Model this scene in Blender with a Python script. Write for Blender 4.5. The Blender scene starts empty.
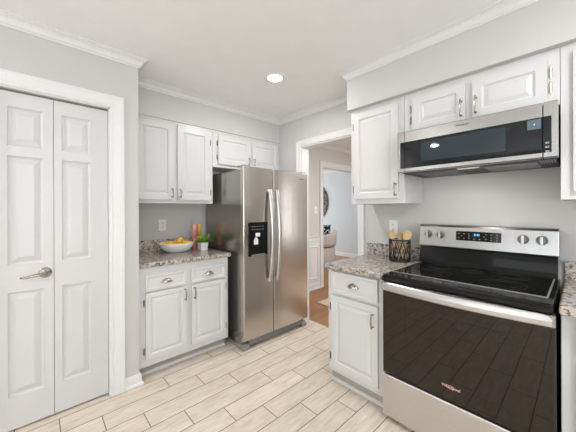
import bpy, bmesh, math, random
from mathutils import Vector, Matrix
PI = math.pi
random.seed(7)
SC = bpy.context.scene
COL = SC.collection

# ------------------------------------------------------------ camera, world, lights, exposure
EYE = 1.33
cam_d = bpy.data.cameras.new('camera'); cam = bpy.data.objects.new('camera', cam_d); COL.objects.link(cam)
yaw, roll = 0.74845, -0.00367
F = Vector((math.sin(yaw), math.cos(yaw), 0)); R0 = Vector((math.cos(yaw), -math.sin(yaw), 0)); U0 = Vector((0, 0, 1))
R1 = R0*math.cos(roll) + U0*math.sin(roll); U1 = U0*math.cos(roll) - R0*math.sin(roll)
cam.matrix_world = Matrix(((R1.x, U1.x, -F.x, 0), (R1.y, U1.y, -F.y, 0), (R1.z, U1.z, -F.z, EYE), (0, 0, 0, 1)))
cam_d.sensor_width = 36; cam_d.lens = 272.15/576*36; cam_d.shift_y = -6.57/576
cam_d.clip_start = 0.02
SC.camera = cam
SC.view_settings.view_transform = 'Standard'; SC.view_settings.look = 'None'
SC.view_settings.gamma = 1; SC.view_settings.use_curve_mapping = False
SC.view_settings.exposure = 0.06
world = bpy.data.worlds.new('sky'); SC.world = world; world.use_nodes = True
bg = world.node_tree.nodes['Background']; bg.inputs[0].default_value = (0.86, 0.93, 1, 1); bg.inputs[1].default_value = 1.0

def area(name, loc, size, power, color, direction, spread=180):
    l = bpy.data.lights.new(name, 'AREA'); l.shape = 'RECTANGLE'; l.size, l.size_y = size; l.energy = power; l.color = color
    l.spread = math.radians(spread)
    o = bpy.data.objects.new(name, l); COL.objects.link(o); o.location = loc
    o.rotation_euler = Vector(direction).to_track_quat('-Z', 'Y').to_euler()
    return o
# daylight through the windows behind the camera, in the hall and in the living room; added uplights below the kitchen sills
area('daylight_kitchen_rear', (-0.8, -2.75, 1.55), (3.2, 1.7), 62, (0.87, 0.935, 1.0), (0.1, 1, -0.1))
area('added_uplight_rear', (-0.8, -3.1, 0.5), (3.6, 1.4), 215, (0.89, 0.945, 1.0), (0.1, 1, 0.75))  # added lamp aimed upward to brighten the ceiling, in place of ground bounce
area('daylight_kitchen_left', (-3.95, 0.2, 1.55), (2.8, 1.7), 22, (0.87, 0.935, 1), (1, 0.05, -0.1))
area('added_uplight_left', (-4.3, 0.2, 0.5), (3.2, 1.4), 115, (0.89, 0.945, 1.0), (1, 0.05, 0.75))  # second added uplight, brightens the ceiling from the left side
area('daylight_hall', (4.4, -1.82, 1.4), (2.4, 1.8), 45, (0.95, 0.97, 1.0), (0, 1, 0.35))
area('daylight_living', (4.6, 7.62, 1.45), (3.0, 1.9), 170, (0.93, 0.97, 1.0), (0, -1, 0.1))

# ------------------------------------------------------------ materials
def new_mat(name):
    m = bpy.data.materials.new(name); m.use_nodes = True
    nt = m.node_tree; b = nt.nodes['Principled BSDF']
    return m, nt, b
def N(nt, kind, **kw):
    n = nt.nodes.new(kind)
    for k, v in kw.items(): setattr(n, k, v)
    return n
def mathn(nt, op, a, b=None, c=None):
    n = nt.nodes.new('ShaderNodeMath'); n.operation = op
    for i, v in enumerate((a, b, c)):
        if v is None: continue
        if isinstance(v, (int, float)): n.inputs[i].default_value = v
        else: nt.links.new(v, n.inputs[i])
    return n.outputs[0]
def simple(name, col, rough=0.5, metal=0.0, noise=0.03, nscale=8, bump=0.0, bscale=200, spec=0.5, coat=0.0, stretch=None):
    m, nt, b = new_mat(name)
    tc = N(nt, 'ShaderNodeTexCoord'); mp = N(nt, 'ShaderNodeMapping'); nt.links.new(tc.outputs['Object'], mp.inputs[0])
    if stretch: mp.inputs['Scale'].default_value = stretch
    nz = N(nt, 'ShaderNodeTexNoise'); nz.inputs['Scale'].default_value = nscale; nz.inputs['Detail'].default_value = 3
    nt.links.new(mp.outputs[0], nz.inputs['Vector'])
    rp = N(nt, 'ShaderNodeValToRGB')
    rp.color_ramp.elements[0].position = 0.3; rp.color_ramp.elements[1].position = 0.7
    rp.color_ramp.elements[0].color = tuple(max(0, c*(1-noise)) for c in col) + (1,)
    rp.color_ramp.elements[1].color = tuple(min(1, c*(1+noise)) for c in col) + (1,)
    nt.links.new(nz.outputs['Fac'], rp.inputs[0]); nt.links.new(rp.outputs[0], b.inputs['Base Color'])
    b.inputs['Roughness'].default_value = rough; b.inputs['Metallic'].default_value = metal
    b.inputs['Specular IOR Level'].default_value = spec; b.inputs['Coat Weight'].default_value = coat
    if bump:
        n2 = N(nt, 'ShaderNodeTexNoise'); n2.inputs['Scale'].default_value = bscale; nt.links.new(mp.outputs[0], n2.inputs['Vector'])
        bp = N(nt, 'ShaderNodeBump'); bp.inputs['Strength'].default_value = bump; bp.inputs['Distance'].default_value = 0.002
        nt.links.new(n2.outputs['Fac'], bp.inputs['Height']); nt.links.new(bp.outputs[0], b.inputs['Normal'])
    return m
def emit(name, col, s):
    m, nt, b = new_mat(name)
    b.inputs['Base Color'].default_value = (*col, 1); b.inputs['Emission Color'].default_value = (*col, 1); b.inputs['Emission Strength'].default_value = s
    return m
M = {}
M['wall'] = simple('wall_paint', (0.575, 0.565, 0.548), 0.7, bump=0.08, bscale=350, noise=0.01)
M['soffit'] = M['wall']
M['ceiling'] = simple('ceiling_paint', (0.88, 0.88, 0.87), 0.85, bump=0.1, bscale=250, noise=0.012)
M['trim'] = simple('trim_paint', (0.745, 0.74, 0.73), 0.4, noise=0.01)
M['cab'] = simple('cabinet_paint', (0.655, 0.65, 0.642), 0.32, noise=0.012)
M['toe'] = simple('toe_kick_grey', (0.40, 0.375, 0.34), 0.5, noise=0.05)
M['door'] = simple('door_paint', (0.64, 0.635, 0.625), 0.4, noise=0.01)
M['blue'] = simple('living_wall_paint', (0.61, 0.65, 0.68), 0.8, noise=0.01)
M['hallw'] = simple('hall_wall_paint', (0.62, 0.60, 0.58), 0.75, noise=0.01)
M['steel'] = simple('brushed_steel', (0.56, 0.52, 0.475), 0.24, 1.0, noise=0.05, nscale=30, bump=0.05, bscale=60, stretch=(14, 14, 0.35))
M['steel_h'] = simple('brushed_steel_horizontal', (0.43, 0.42, 0.405), 0.27, 1.0, noise=0.04, nscale=30, bump=0.05, bscale=60, stretch=(0.35, 14, 14))
M['steel_drawer'] = simple('brushed_steel_drawer', (0.64, 0.62, 0.60), 0.34, 1.0, noise=0.04, nscale=25, bump=0.05, bscale=60, stretch=(0.35, 14, 14))
M['handle_steel'] = simple('polished_steel', (0.62, 0.61, 0.595), 0.36, 1.0, noise=0.02)
M['nickel'] = simple('satin_nickel', (0.42, 0.39, 0.35), 0.24, 1.0, noise=0.03)
M['hinge'] = simple('dark_nickel', (0.22, 0.20, 0.18), 0.35, 1.0, noise=0.05)
M['copper'] = simple('copper_hinge', (0.62, 0.44, 0.32), 0.25, 1.0, noise=0.05)
M['fridge_side'] = simple('fridge_side_grey', (0.36, 0.345, 0.32), 0.20, 0.9, noise=0.02, bump=0.05, bscale=300)
M['black'] = simple('black_enamel', (0.008, 0.008, 0.008), 0.06, noise=0.05, spec=0.22)
M['glass_top'] = simple('black_ceramic_glass', (0.006, 0.006, 0.006), 0.04, noise=0.1, nscale=60, spec=0.32)
M['matt_black'] = simple('matt_black_metal', (0.02, 0.02, 0.02), 0.5, noise=0.1)
M['dark_gap'] = simple('dark_recess', (0.015, 0.015, 0.014), 0.8, noise=0.1)
M['plastic_grey'] = simple('grey_plastic', (0.24, 0.235, 0.225), 0.4, noise=0.05)
M['plate'] = simple('white_plastic', (0.82, 0.82, 0.80), 0.3, noise=0.01)
M['slot'] = simple('outlet_slot', (0.12, 0.11, 0.10), 0.5)
M['filter'] = simple('hood_filter', (0.26, 0.25, 0.24), 0.4, 0.8, noise=0.3, nscale=150)
M['ring'] = simple('burner_ring_print', (0.10, 0.10, 0.10), 0.12)
M['ceramic'] = simple('white_ceramic', (0.84, 0.83, 0.80), 0.18, noise=0.01)
M['lemon'] = simple('lemon_peel', (0.92, 0.50, 0.03), 0.4, noise=0.15, nscale=20, bump=0.3, bscale=250)
M['pink'] = simple('pink_glaze', (0.80, 0.36, 0.32), 0.25, noise=0.05)
M['rose'] = simple('rose_glaze', (0.46, 0.14, 0.11), 0.2, noise=0.08)
M['amber'] = simple('amber_glaze', (0.90, 0.42, 0.03), 0.25, noise=0.05)
M['leaf'] = simple('leaf_green', (0.20, 0.40, 0.05), 0.45, noise=0.45, nscale=35)
M['soil'] = simple('potting_soil', (0.05, 0.035, 0.025), 0.9, noise=0.4, nscale=80)
M['wood'] = simple('olive_wood', (0.56, 0.385, 0.18), 0.5, noise=0.18, nscale=25, stretch=(1, 1, 0.15))
M['brass'] = simple('warm_brass', (0.75, 0.50, 0.18), 0.25, 1.0, noise=0.05)
M['cream_fabric'] = simple('cream_upholstery', (0.72, 0.66, 0.60), 0.9, noise=0.06, nscale=60, bump=0.3, bscale=400)
M['rug'] = simple('beige_rug', (0.66, 0.53, 0.41), 0.95, noise=0.1, nscale=60, bump=0.5, bscale=300)
M['white_print'] = simple('white_print', (0.8, 0.8, 0.8), 0.4)
M['grey_key'] = simple('grey_key_print', (0.42, 0.42, 0.42), 0.4)
M['mw_window'] = simple('microwave_window_mesh_reflection', (0.014, 0.026, 0.034), 0.03, noise=0.2, nscale=300)  # window mesh; bluish room reflection painted into its colour
M['rosegold'] = simple('rose_gold', (0.95, 0.62, 0.50), 0.35, 0.3)
M['grey_print'] = simple('grey_print', (0.14, 0.13, 0.12), 0.4)
M['display_blue'] = emit('display_digits', (0.12, 0.5, 1.0), 2.2)
M['mw_screen'] = emit('microwave_screen', (0.07, 0.10, 0.125), 0.35)
M['lamp'] = emit('lamp_lens', (1.0, 0.96, 0.9), 14)
M['hood_lamp'] = emit('hood_lamp_lens', (1.0, 0.95, 0.88), 0.12)

def oven_glass():
    m, nt, b = new_mat('tinted_oven_glass')
    nz = N(nt, 'ShaderNodeTexNoise'); nz.inputs['Scale'].default_value = 3
    rp = N(nt, 'ShaderNodeValToRGB'); rp.color_ramp.elements[0].color = (0.003, 0.0025, 0.002, 1); rp.color_ramp.elements[1].color = (0.006, 0.0045, 0.0035, 1)
    nt.links.new(nz.outputs['Fac'], rp.inputs[0]); nt.links.new(rp.outputs[0], b.inputs['Base Color'])
    b.inputs['Roughness'].default_value = 0.02; b.inputs['IOR'].default_value = 1.58; b.inputs['Specular IOR Level'].default_value = 0.5
    b.inputs['Specular Tint'].default_value = (1.0, 0.9, 0.8, 1)
    return m
M['oven_glass'] = oven_glass()
def mw_glass():
    m, nt, b = new_mat('tinted_microwave_glass')
    b.inputs['Base Color'].default_value = (0.008, 0.009, 0.011, 1); b.inputs['Roughness'].default_value = 0.03; b.inputs['IOR'].default_value = 1.42
    return m
M['mw_glass'] = mw_glass()
def pane_mat():
    m, nt, b = new_mat('window_glass')
    out = nt.nodes['Material Output']
    t = N(nt, 'ShaderNodeBsdfTransparent'); g = N(nt, 'ShaderNodeBsdfGlossy'); g.inputs['Roughness'].default_value = 0.02
    mx = N(nt, 'ShaderNodeMixShader'); mx.inputs[0].default_value = 0.07
    nt.links.new(t.outputs[0], mx.inputs[1]); nt.links.new(g.outputs[0], mx.inputs[2]); nt.links.new(mx.outputs[0], out.inputs[0])
    return m
M['pane'] = pane_mat()

def plank_floor(name, ox, oy, pitch, width, stagger, cols, grout_col, grout, rough, var, gscale):
    """rows run along X; row k lies between oy-k*width and oy-(k+1)*width, joints at ox+k*stagger+n*pitch"""
    m, nt, b = new_mat(name)
    tc = N(nt, 'ShaderNodeTexCoord'); sp = N(nt, 'ShaderNodeSeparateXYZ'); nt.links.new(tc.outputs['Object'], sp.inputs[0])
    X, Y = sp.outputs[0], sp.outputs[1]
    v = mathn(nt, 'DIVIDE', mathn(nt, 'SUBTRACT', oy, Y), width)
    row = mathn(nt, 'FLOOR', v); fv = mathn(nt, 'FRACT', v)
    u = mathn(nt, 'DIVIDE', mathn(nt, 'SUBTRACT', mathn(nt, 'SUBTRACT', X, ox), mathn(nt, 'MULTIPLY', row, stagger)), pitch)
    cell = mathn(nt, 'FLOOR', u); fu = mathn(nt, 'FRACT', u)
    du = mathn(nt, 'MULTIPLY', mathn(nt, 'MINIMUM', fu, mathn(nt, 'SUBTRACT', 1.0, fu)), pitch)
    dv = mathn(nt, 'MULTIPLY', mathn(nt, 'MINIMUM', fv, mathn(nt, 'SUBTRACT', 1.0, fv)), width)
    d = mathn(nt, 'MINIMUM', du, dv)
    mask = mathn(nt, 'LESS_THAN', d, grout*0.5)
    cb = N(nt, 'ShaderNodeCombineXYZ'); nt.links.new(cell, cb.inputs[0]); nt.links.new(row, cb.inputs[1])
    wn = N(nt, 'ShaderNodeTexWhiteNoise'); wn.noise_dimensions = '3D'; nt.links.new(cb.outputs[0], wn.inputs['Vector'])
    cg = N(nt, 'ShaderNodeCombineXYZ')
    nt.links.new(mathn(nt, 'MULTIPLY', X, gscale[0]), cg.inputs[0]); nt.links.new(mathn(nt, 'MULTIPLY', Y, gscale[1]), cg.inputs[1])
    nt.links.new(mathn(nt, 'MULTIPLY', wn.outputs['Value'], 50.0), cg.inputs[2])
    nz = N(nt, 'ShaderNodeTexNoise'); nz.inputs['Scale'].default_value = 1; nz.inputs['Detail'].default_value = 6; nz.inputs['Roughness'].default_value = 0.65
    nz.inputs['Distortion'].default_value = 0.4
    nt.links.new(cg.outputs[0], nz.inputs['Vector'])
    rp = N(nt, 'ShaderNodeValToRGB'); e = rp.color_ramp.elements
    e[0].position = 0.28; e[0].color = (*cols[0], 1); e[1].position = 0.72; e[1].color = (*cols[2], 1)
    k = e.new(0.5); k.color = (*cols[1], 1)
    nt.links.new(nz.outputs['Fac'], rp.inputs[0])
    hv = N(nt, 'ShaderNodeHueSaturation'); nt.links.new(rp.outputs[0], hv.inputs['Color'])
    nt.links.new(mathn(nt, 'ADD', mathn(nt, 'MULTIPLY', wn.outputs['Value'], var), 1 - var/2), hv.inputs['Value'])
    mx = N(nt, 'ShaderNodeMix'); mx.data_type = 'RGBA'; nt.links.new(mask, mx.inputs['Factor'])
    nt.links.new(hv.outputs[0], mx.inputs[6]); mx.inputs[7].default_value = (*grout_col, 1)
    nt.links.new(mx.outputs[2], b.inputs['Base Color'])
    b.inputs['Roughness'].default_value = rough
    bp = N(nt, 'ShaderNodeBump'); bp.inputs['Strength'].default_value = 0.4; bp.inputs['Distance'].default_value = 0.002
    nt.links.new(mathn(nt, 'SUBTRACT', 1.0, mask), bp.inputs['Height']); nt.links.new(bp.outputs[0], b.inputs['Normal'])
    return m
M['tile'] = plank_floor('wood_look_tile', 0.108, 2.268, 0.6315, 0.1580, 0.2040,
    ((0.56, 0.465, 0.375), (0.68, 0.585, 0.49), (0.78, 0.70, 0.605)), (0.20, 0.145, 0.10), 0.0058, 0.42, 0.06, (6, 34))
M['oak'] = plank_floor('oak_strip_floor', 0.0, 0.0, 0.9, 0.057, 0.37,
    ((0.20, 0.075, 0.018), (0.34, 0.145, 0.038), (0.44, 0.205, 0.06)), (0.06, 0.025, 0.01), 0.002, 0.28, 0.35, (4, 60))

def granite():
    m, nt, b = new_mat('speckled_granite')
    tc = N(nt, 'ShaderNodeTexCoord')
    n1 = N(nt, 'ShaderNodeTexNoise'); n1.inputs['Scale'].default_value = 42; n1.inputs['Detail'].default_value = 8; n1.inputs['Roughness'].default_value = 0.72; n1.inputs['Distortion'].default_value = 0.8
    r1 = N(nt, 'ShaderNodeValToRGB'); e = r1.color_ramp.elements
    e[0].position = 0.38; e[0].color = (0.05, 0.055, 0.055, 1); e[1].position = 0.70; e[1].color = (0.68, 0.64, 0.59, 1)
    for p, c in ((0.44, (0.20, 0.18, 0.17, 1)), (0.49, (0.42, 0.375, 0.335, 1)), (0.55, (0.57, 0.53, 0.485, 1))):
        k = e.new(p); k.color = c
    n2 = N(nt, 'ShaderNodeTexNoise'); n2.inputs['Scale'].default_value = 5; n2.inputs['Detail'].default_value = 3
    r2 = N(nt, 'ShaderNodeValToRGB'); r2.color_ramp.elements[0].position = 0.4; r2.color_ramp.elements[1].position = 0.62
    r2.color_ramp.elements[0].color = (0.80, 0.80, 0.82, 1); r2.color_ramp.elements[1].color = (1.0, 0.93, 0.86, 1)
    vo = N(nt, 'ShaderNodeTexVoronoi'); vo.inputs['Scale'].default_value = 130
    r3 = N(nt, 'ShaderNodeValToRGB'); r3.color_ramp.elements[0].position = 0.12; r3.color_ramp.elements[1].position = 0.30
    r3.color_ramp.elements[0].color = (0.30, 0.27, 0.26, 1); r3.color_ramp.elements[1].color = (1, 1, 1, 1)
    for n in (n1, n2, vo): nt.links.new(tc.outputs['Object'], n.inputs['Vector'])
    nt.links.new(n1.outputs['Fac'], r1.inputs[0]); nt.links.new(n2.outputs['Fac'], r2.inputs[0]); nt.links.new(vo.outputs['Distance'], r3.inputs[0])
    a = N(nt, 'ShaderNodeMix'); a.data_type = 'RGBA'; a.blend_type = 'MULTIPLY'; a.inputs['Factor'].default_value = 1
    nt.links.new(r1.outputs[0], a.inputs[6]); nt.links.new(r2.outputs[0], a.inputs[7])
    c = N(nt, 'ShaderNodeMix'); c.data_type = 'RGBA'; c.blend_type = 'MULTIPLY'; c.inputs['Factor'].default_value = 0.9
    nt.links.new(a.outputs[2], c.inputs[6]); nt.links.new(r3.outputs[0], c.inputs[7])
    nt.links.new(c.outputs[2], b.inputs['Base Color']); b.inputs['Roughness'].default_value = 0.12
    return m
M['granite'] = granite()
def pillow_mat():
    m, nt, b = new_mat('navy_floral_fabric')
    n1 = N(nt, 'ShaderNodeTexNoise'); n1.inputs['Scale'].default_value = 14; n1.inputs['Detail'].default_value = 3; n1.inputs['Distortion'].default_value = 1.5
    tc = N(nt, 'ShaderNodeTexCoord'); nt.links.new(tc.outputs['Object'], n1.inputs['Vector'])
    r = N(nt, 'ShaderNodeValToRGB'); r.color_ramp.elements[0].position = 0.5; r.color_ramp.elements[0].color = (0.008, 0.012, 0.03, 1)
    r.color_ramp.elements[1].position = 0.56; r.color_ramp.elements[1].color = (0.5, 0.58, 0.68, 1)
    nt.links.new(n1.outputs['Fac'], r.inputs[0]); nt.links.new(r.outputs[0], b.inputs['Base Color']); b.inputs['Roughness'].default_value = 0.85
    return m
M['pillow'] = pillow_mat()
def wicker_mat():
    m, nt, b = new_mat('woven_rattan')
    n1 = N(nt, 'ShaderNodeTexNoise'); n1.inputs['Scale'].default_value = 22; n1.inputs['Detail'].default_value = 4
    tc = N(nt, 'ShaderNodeTexCoord'); nt.links.new(tc.outputs['Object'], n1.inputs['Vector'])
    r = N(nt, 'ShaderNodeValToRGB'); r.color_ramp.elements[0].position = 0.4; r.color_ramp.elements[0].color = (0.05, 0.04, 0.035, 1)
    r.color_ramp.elements[1].position = 0.62; r.color_ramp.elements[1].color = (0.30, 0.24, 0.19, 1)
    nt.links.new(n1.outputs['Fac'], r.inputs[0]); nt.links.new(r.outputs[0], b.inputs['Base Color']); b.inputs['Roughness'].default_value = 0.8
    return m
M['wicker'] = wicker_mat()

# ------------------------------------------------------------ mesh helpers
def link_mesh(name, bm, mat, parent=None, smooth=False, bevel=0.0, recalc=True, segs=2):
    if recalc: bmesh.ops.recalc_face_normals(bm, faces=bm.faces)
    me = bpy.data.meshes.new(name); bm.to_mesh(me); bm.free()
    o = bpy.data.objects.new(name, me); COL.objects.link(o); me.materials.append(mat)
    if smooth:
        for p in me.polygons: p.use_smooth = True
    if bevel:
        md = o.modifiers.new('bevel', 'BEVEL'); md.width = bevel; md.segments = segs; md.limit_method = 'ANGLE'; md.angle_limit = math.radians(40)
    if parent: o.parent = parent
    return o
def B(): return bmesh.new()
def box(bm, x0, x1, y0, y1, z0, z1):
    v = [bm.verts.new((x, y, z)) for x in (x0, x1) for y in (y0, y1) for z in (z0, z1)]
    for f in ((0,1,3,2), (4,6,7,5), (0,4,5,1), (2,3,7,6), (0,2,6,4), (1,5,7,3)): bm.faces.new([v[i] for i in f])
    return bm
def boxes(*bs):
    bm = B()
    for b in bs: box(bm, *b)
    return bm
def loft(bm, rings, close=True, cap=True):
    vs = [[bm.verts.new(p) for p in r] for r in rings]; n = len(rings[0])
    for a, b in zip(vs, vs[1:]):
        for i in range(n if close else n-1):
            j = (i+1) % n; bm.faces.new((a[i], a[j], b[j], b[i]))
    if cap: bm.faces.new(vs[0]); bm.faces.new(vs[-1])
    return vs
def lathe(bm, prof, c=(0,0,0), n=32, cap=False, axis='z'):
    rings = []
    for r, h in prof:
        ring = []
        for i in range(n):
            a = 2*PI*i/n
            if axis == 'z': p = (c[0]+r*math.cos(a), c[1]+r*math.sin(a), c[2]+h)
            elif axis == 'y': p = (c[0]+r*math.cos(a), c[1]+h, c[2]+r*math.sin(a))
            else: p = (c[0]+h, c[1]+r*math.cos(a), c[2]+r*math.sin(a))
            ring.append(p)
        rings.append(ring)
    loft(bm, rings, True, cap); return bm
def tube(bm, pts, r, n=10, sx=1.0, flat=None):
    """round tube along pts; flat=(side vector, half width, half thickness) for a flat strap"""
    pts = [Vector(p) for p in pts]; rings = []
    for i, p in enumerate(pts):
        t = (pts[min(i+1, len(pts)-1)] - pts[max(i-1, 0)]).normalized()
        if flat:
            s = Vector(flat[0]).normalized(); s = (s - t*s.dot(t)).normalized(); q = t.cross(s); rw, rt = flat[1], flat[2]
        else:
            up = Vector((0,0,1)) if abs(t.z) < 0.9 else Vector((1,0,0))
            s = t.cross(up).normalized(); q = t.cross(s); rw = rt = (r[i] if isinstance(r, (list, tuple)) else r)
        rings.append([p + s*rw*math.cos(2*PI*k/n) + q*rt*math.sin(2*PI*k/n) for k in range(n)])
    loft(bm, rings); return bm
def prism(bm, poly, a0, a1, axis='x'):
    """extrude a closed 2-D polygon along an axis"""
    def P(a, p): return (a, p[0], p[1]) if axis == 'x' else ((p[0], a, p[1]) if axis == 'y' else (p[0], p[1], a))
    loft(bm, [[P(a0, p) for p in poly], [P(a1, p) for p in poly]]); return bm
def sweep(bm, path, prof, normal, closed=False):
    """sweep a profile (a = sideways to the left of travel, b = along normal) along a mitred path"""
    path = [Vector(p) for p in path]; nrm = Vector(normal); n = len(path); rings = []
    for i, p in enumerate(path):
        def side(a, b): return nrm.cross((b-a).normalized())
        if closed: s0 = side(path[i-1], p); s1 = side(p, path[(i+1) % n])
        else:
            s0 = side(path[max(i-1, 0)], path[max(i-1, 0)+1]); s1 = side(path[min(i, n-2)], path[min(i, n-2)+1])
        s = (s0+s1); s = s/ max(0.2, s.dot(s0))
        rings.append([p + s*a + nrm*b for a, b in prof])
    if closed: rings.append(rings[0]); vs = loft(bm, rings, True, False); bmesh.ops.remove_doubles(bm, verts=bm.verts, dist=1e-5)
    else: loft(bm, rings, True, True)
    return bm
def panel_slab(bm, x0, x1, y0, y1, z0, z1, panels, prof):
    """slab whose front (y0, facing -y) carries recessed and raised panels; prof = [(inset, depth)...]"""
    xs = sorted({x0, x1, *[p[0] for p in panels], *[p[1] for p in panels]}); zs = sorted({z0, z1, *[p[2] for p in panels], *[p[3] for p in panels]})
    for i in range(len(xs)-1):
        for j in range(len(zs)-1):
            a, b_, c, d = xs[i], xs[i+1], zs[j], zs[j+1]; cx, cz = (a+b_)/2, (c+d)/2
            if any(p[0] < cx < p[1] and p[2] < cz < p[3] for p in panels): continue
            bm.faces.new([bm.verts.new(q) for q in ((a, y0, c), (b_, y0, c), (b_, y0, d), (a, y0, d))])
    for p in panels:
        rings = []
        for ins, dep in [(0, 0)] + prof:
            rings.append([(p[0]+ins, y0+dep, p[2]+ins), (p[1]-ins, y0+dep, p[2]+ins), (p[1]-ins, y0+dep, p[3]-ins), (p[0]+ins, y0+dep, p[3]-ins)])
        vs = [[bm.verts.new(q) for q in r] for r in rings]
        for a, b_ in zip(vs, vs[1:]):
            for i in range(4): bm.faces.new((a[i], a[(i+1) % 4], b_[(i+1) % 4], b_[i]))
        bm.faces.new(vs[-1])
    v = [bm.verts.new(q) for q in ((x0,y0,z0),(x1,y0,z0),(x1,y0,z1),(x0,y0,z1),(x0,y1,z0),(x1,y1,z0),(x1,y1,z1),(x0,y1,z1))]
    for f in ((0,1,5,4), (1,2,6,5), (2,3,7,6), (3,0,4,7), (4,5,6,7)): bm.faces.new([v[i] for i in f])
    bmesh.ops.remove_doubles(bm, verts=bm.verts, dist=1e-5)
    return bm
CABPROF = [(0.003, 0.0), (0.006, 0.007), (0.010, 0.010), (0.015, 0.010), (0.036, 0.0015), (0.038, 0.0015)]
DRWPROF = [(0.003, 0.004), (0.008, 0.006), (0.010, 0.006)]
DOORPROF = [(0.003, 0.008), (0.010, 0.013), (0.016, 0.013), (0.046, 0.003), (0.048, 0.003)]

def tag(o, label=None, cat=None, group=None, kind=None):
    if label: o['label'] = label
    if cat: o['category'] = cat
    if group: o['group'] = group
    if kind: o['kind'] = kind
    return o
def thing(name, label, cat, loc=(0,0,0), rz=0, group=None):
    o = bpy.data.objects.new(name, None); COL.objects.link(o); o.location = loc; o.rotation_euler = (0, 0, rz)
    return tag(o, label, cat, group)
def struct(name, bm, mat, parent=None, **kw):
    o = link_mesh(name, bm, mat, parent, **kw)
    if not parent: o['kind'] = 'structure'
    return o
def lettering(name, text, size, mat, parent, loc, rot=(PI/2, 0, 0), depth=0.0006, label=None):
    c = bpy.data.curves.new(name, 'FONT'); c.body = text; c.size = size; c.extrude = depth; c.align_x = 'CENTER'; c.align_y = 'CENTER'
    t = bpy.data.objects.new(name, c); COL.objects.link(t)
    dg = bpy.context.evaluated_depsgraph_get(); me = bpy.data.meshes.new_from_object(t.evaluated_get(dg))
    bpy.data.objects.remove(t); o = bpy.data.objects.new(name, me); COL.objects.link(o)
    me.materials.clear(); me.materials.append(mat); o.parent = parent; o.location = loc; o.rotation_euler = rot
    if label: o['label'] = label
    return o

# ------------------------------------------------------------ room shell
CEIL = 2.472
PW, SB, WB, WX, SX = 2.295, 2.628, 2.965, 2.30, 1.925      # pantry wall, back soffit, back wall, range wall, range soffit
PCX = 0.578                                               # pantry corner
SOFZ, SRZ = 2.172, 2.157
LX, RY = -3.6, -2.4
struct('floor', boxes((LX-0.1, 2.415, RY-0.1, WB+0.1, -0.05, 0)), M['tile'])
struct('floor', boxes((2.415, 6.5, -1.7, 7.5, -0.05, 0.0)), M['oak'])
struct('ceiling', boxes((LX-0.1, WX, RY-0.1, WB+0.1, CEIL, CEIL+0.1)), M['ceiling'])
struct('ceiling', boxes((WX, 6.5, -1.7, 7.5, CEIL, CEIL+0.1)), M['ceiling'])
# pantry wall with its door opening, and the return to the back wall
DL, DR, DT = -0.216, 0.392, 2.062
struct('wall_pantry', boxes((LX, DL, PW, PW+0.11, 0, CEIL), (DR, PCX, PW, PW+0.11, 0, CEIL), (DL, DR, PW, PW+0.11, DT, CEIL),
       (PCX-0.11, PCX, PW+0.11, WB, 0, CEIL)), M['wall'])
struct('wall_back', boxes((PCX-0.11, WX+0.115, WB, WB+0.055, 0, CEIL), (LX, PCX-0.11, WB, WB+0.055, 0, CEIL)), M['wall'])
OY0, OY1, OZ = 1.470, 2.242, 2.068                          # doorway to the hall
struct('wall_range', boxes((WX, 2.415, RY, OY0, 0, CEIL), (WX, 2.415, OY1, WB, 0, CEIL), (WX, 2.415, OY0, OY1, OZ, CEIL)), M['wall'])
struct('wall_soffit_back', boxes((PCX, WX, SB, WB, SOFZ, CEIL)), M['soffit'])
struct('wall_soffit_range', boxes((SX, WX, RY, 1.338, SRZ, CEIL)), M['soffit'])
# rear and left walls with windows
def wall_hole(name, axis, pos, th, a0, a1, holes, mat):
    bm = B(); cuts = sorted(holes); cur = a0
    def add(u0, u1, z0, z1):
        if axis == 'y': box(bm, u0, u1, pos, pos+th, z0, z1)
        else: box(bm, pos, pos+th, u0, u1, z0, z1)
    for h0, h1, z0, z1 in cuts:
        add(cur, h0, 0, CEIL); add(h0, h1, 0, z0); add(h0, h1, z1, CEIL); cur = h1
    add(cur, a1, 0, CEIL)
    return struct(name, bm, mat)
def window(name, axis, pos, a0, a1, z0, z1):
    bm = B()
    def add(b, u0, u1, w0, w1, d0=-0.03, d1=0.03):
        if axis == 'y': box(b, u0, u1, pos+d0, pos+d1, w0, w1)
        else: box(b, pos+d0, pos+d1, u0, u1, w0, w1)
    add(bm, a0, a0+0.06, z0, z1); add(bm, a1-0.06, a1, z0, z1); add(bm, a0+0.06, a1-0.06, z0, z0+0.06); add(bm, a0+0.06, a1-0.06, z1-0.06, z1)
    mid = (a0+a1)/2
    add(bm, mid-0.03, mid+0.03, z0+0.06, z1-0.06); add(bm, a0+0.06, mid-0.03, (z0+z1)/2-0.02, (z0+z1)/2+0.02); add(bm, mid+0.03, a1-0.06, (z0+z1)/2-0.02, (z0+z1)/2+0.02)
    w = struct(name, bm, M['trim'])
    p = B(); add(p, a0+0.05, a1-0.05, z0+0.05, z1-0.05, -0.003, 0.003); link_mesh('pane', p, M['pane'], w)
    return w
wall_hole('wall_rear', 'y', RY-0.12, 0.12, LX, WX, [(-2.2, 0.6, 0.75, 2.15)], M['wall'])
wall_hole('wall_left', 'x', LX-0.12, 0.12, RY, WB, [(-1.1, 1.5, 0.75, 2.15)], M['wall'])
window('window_1', 'y', RY-0.06, -2.2, 0.6, 0.75, 2.15)
window('window_2', 'x', LX-0.06, -1.1, 1.5, 0.75, 2.15)
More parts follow.
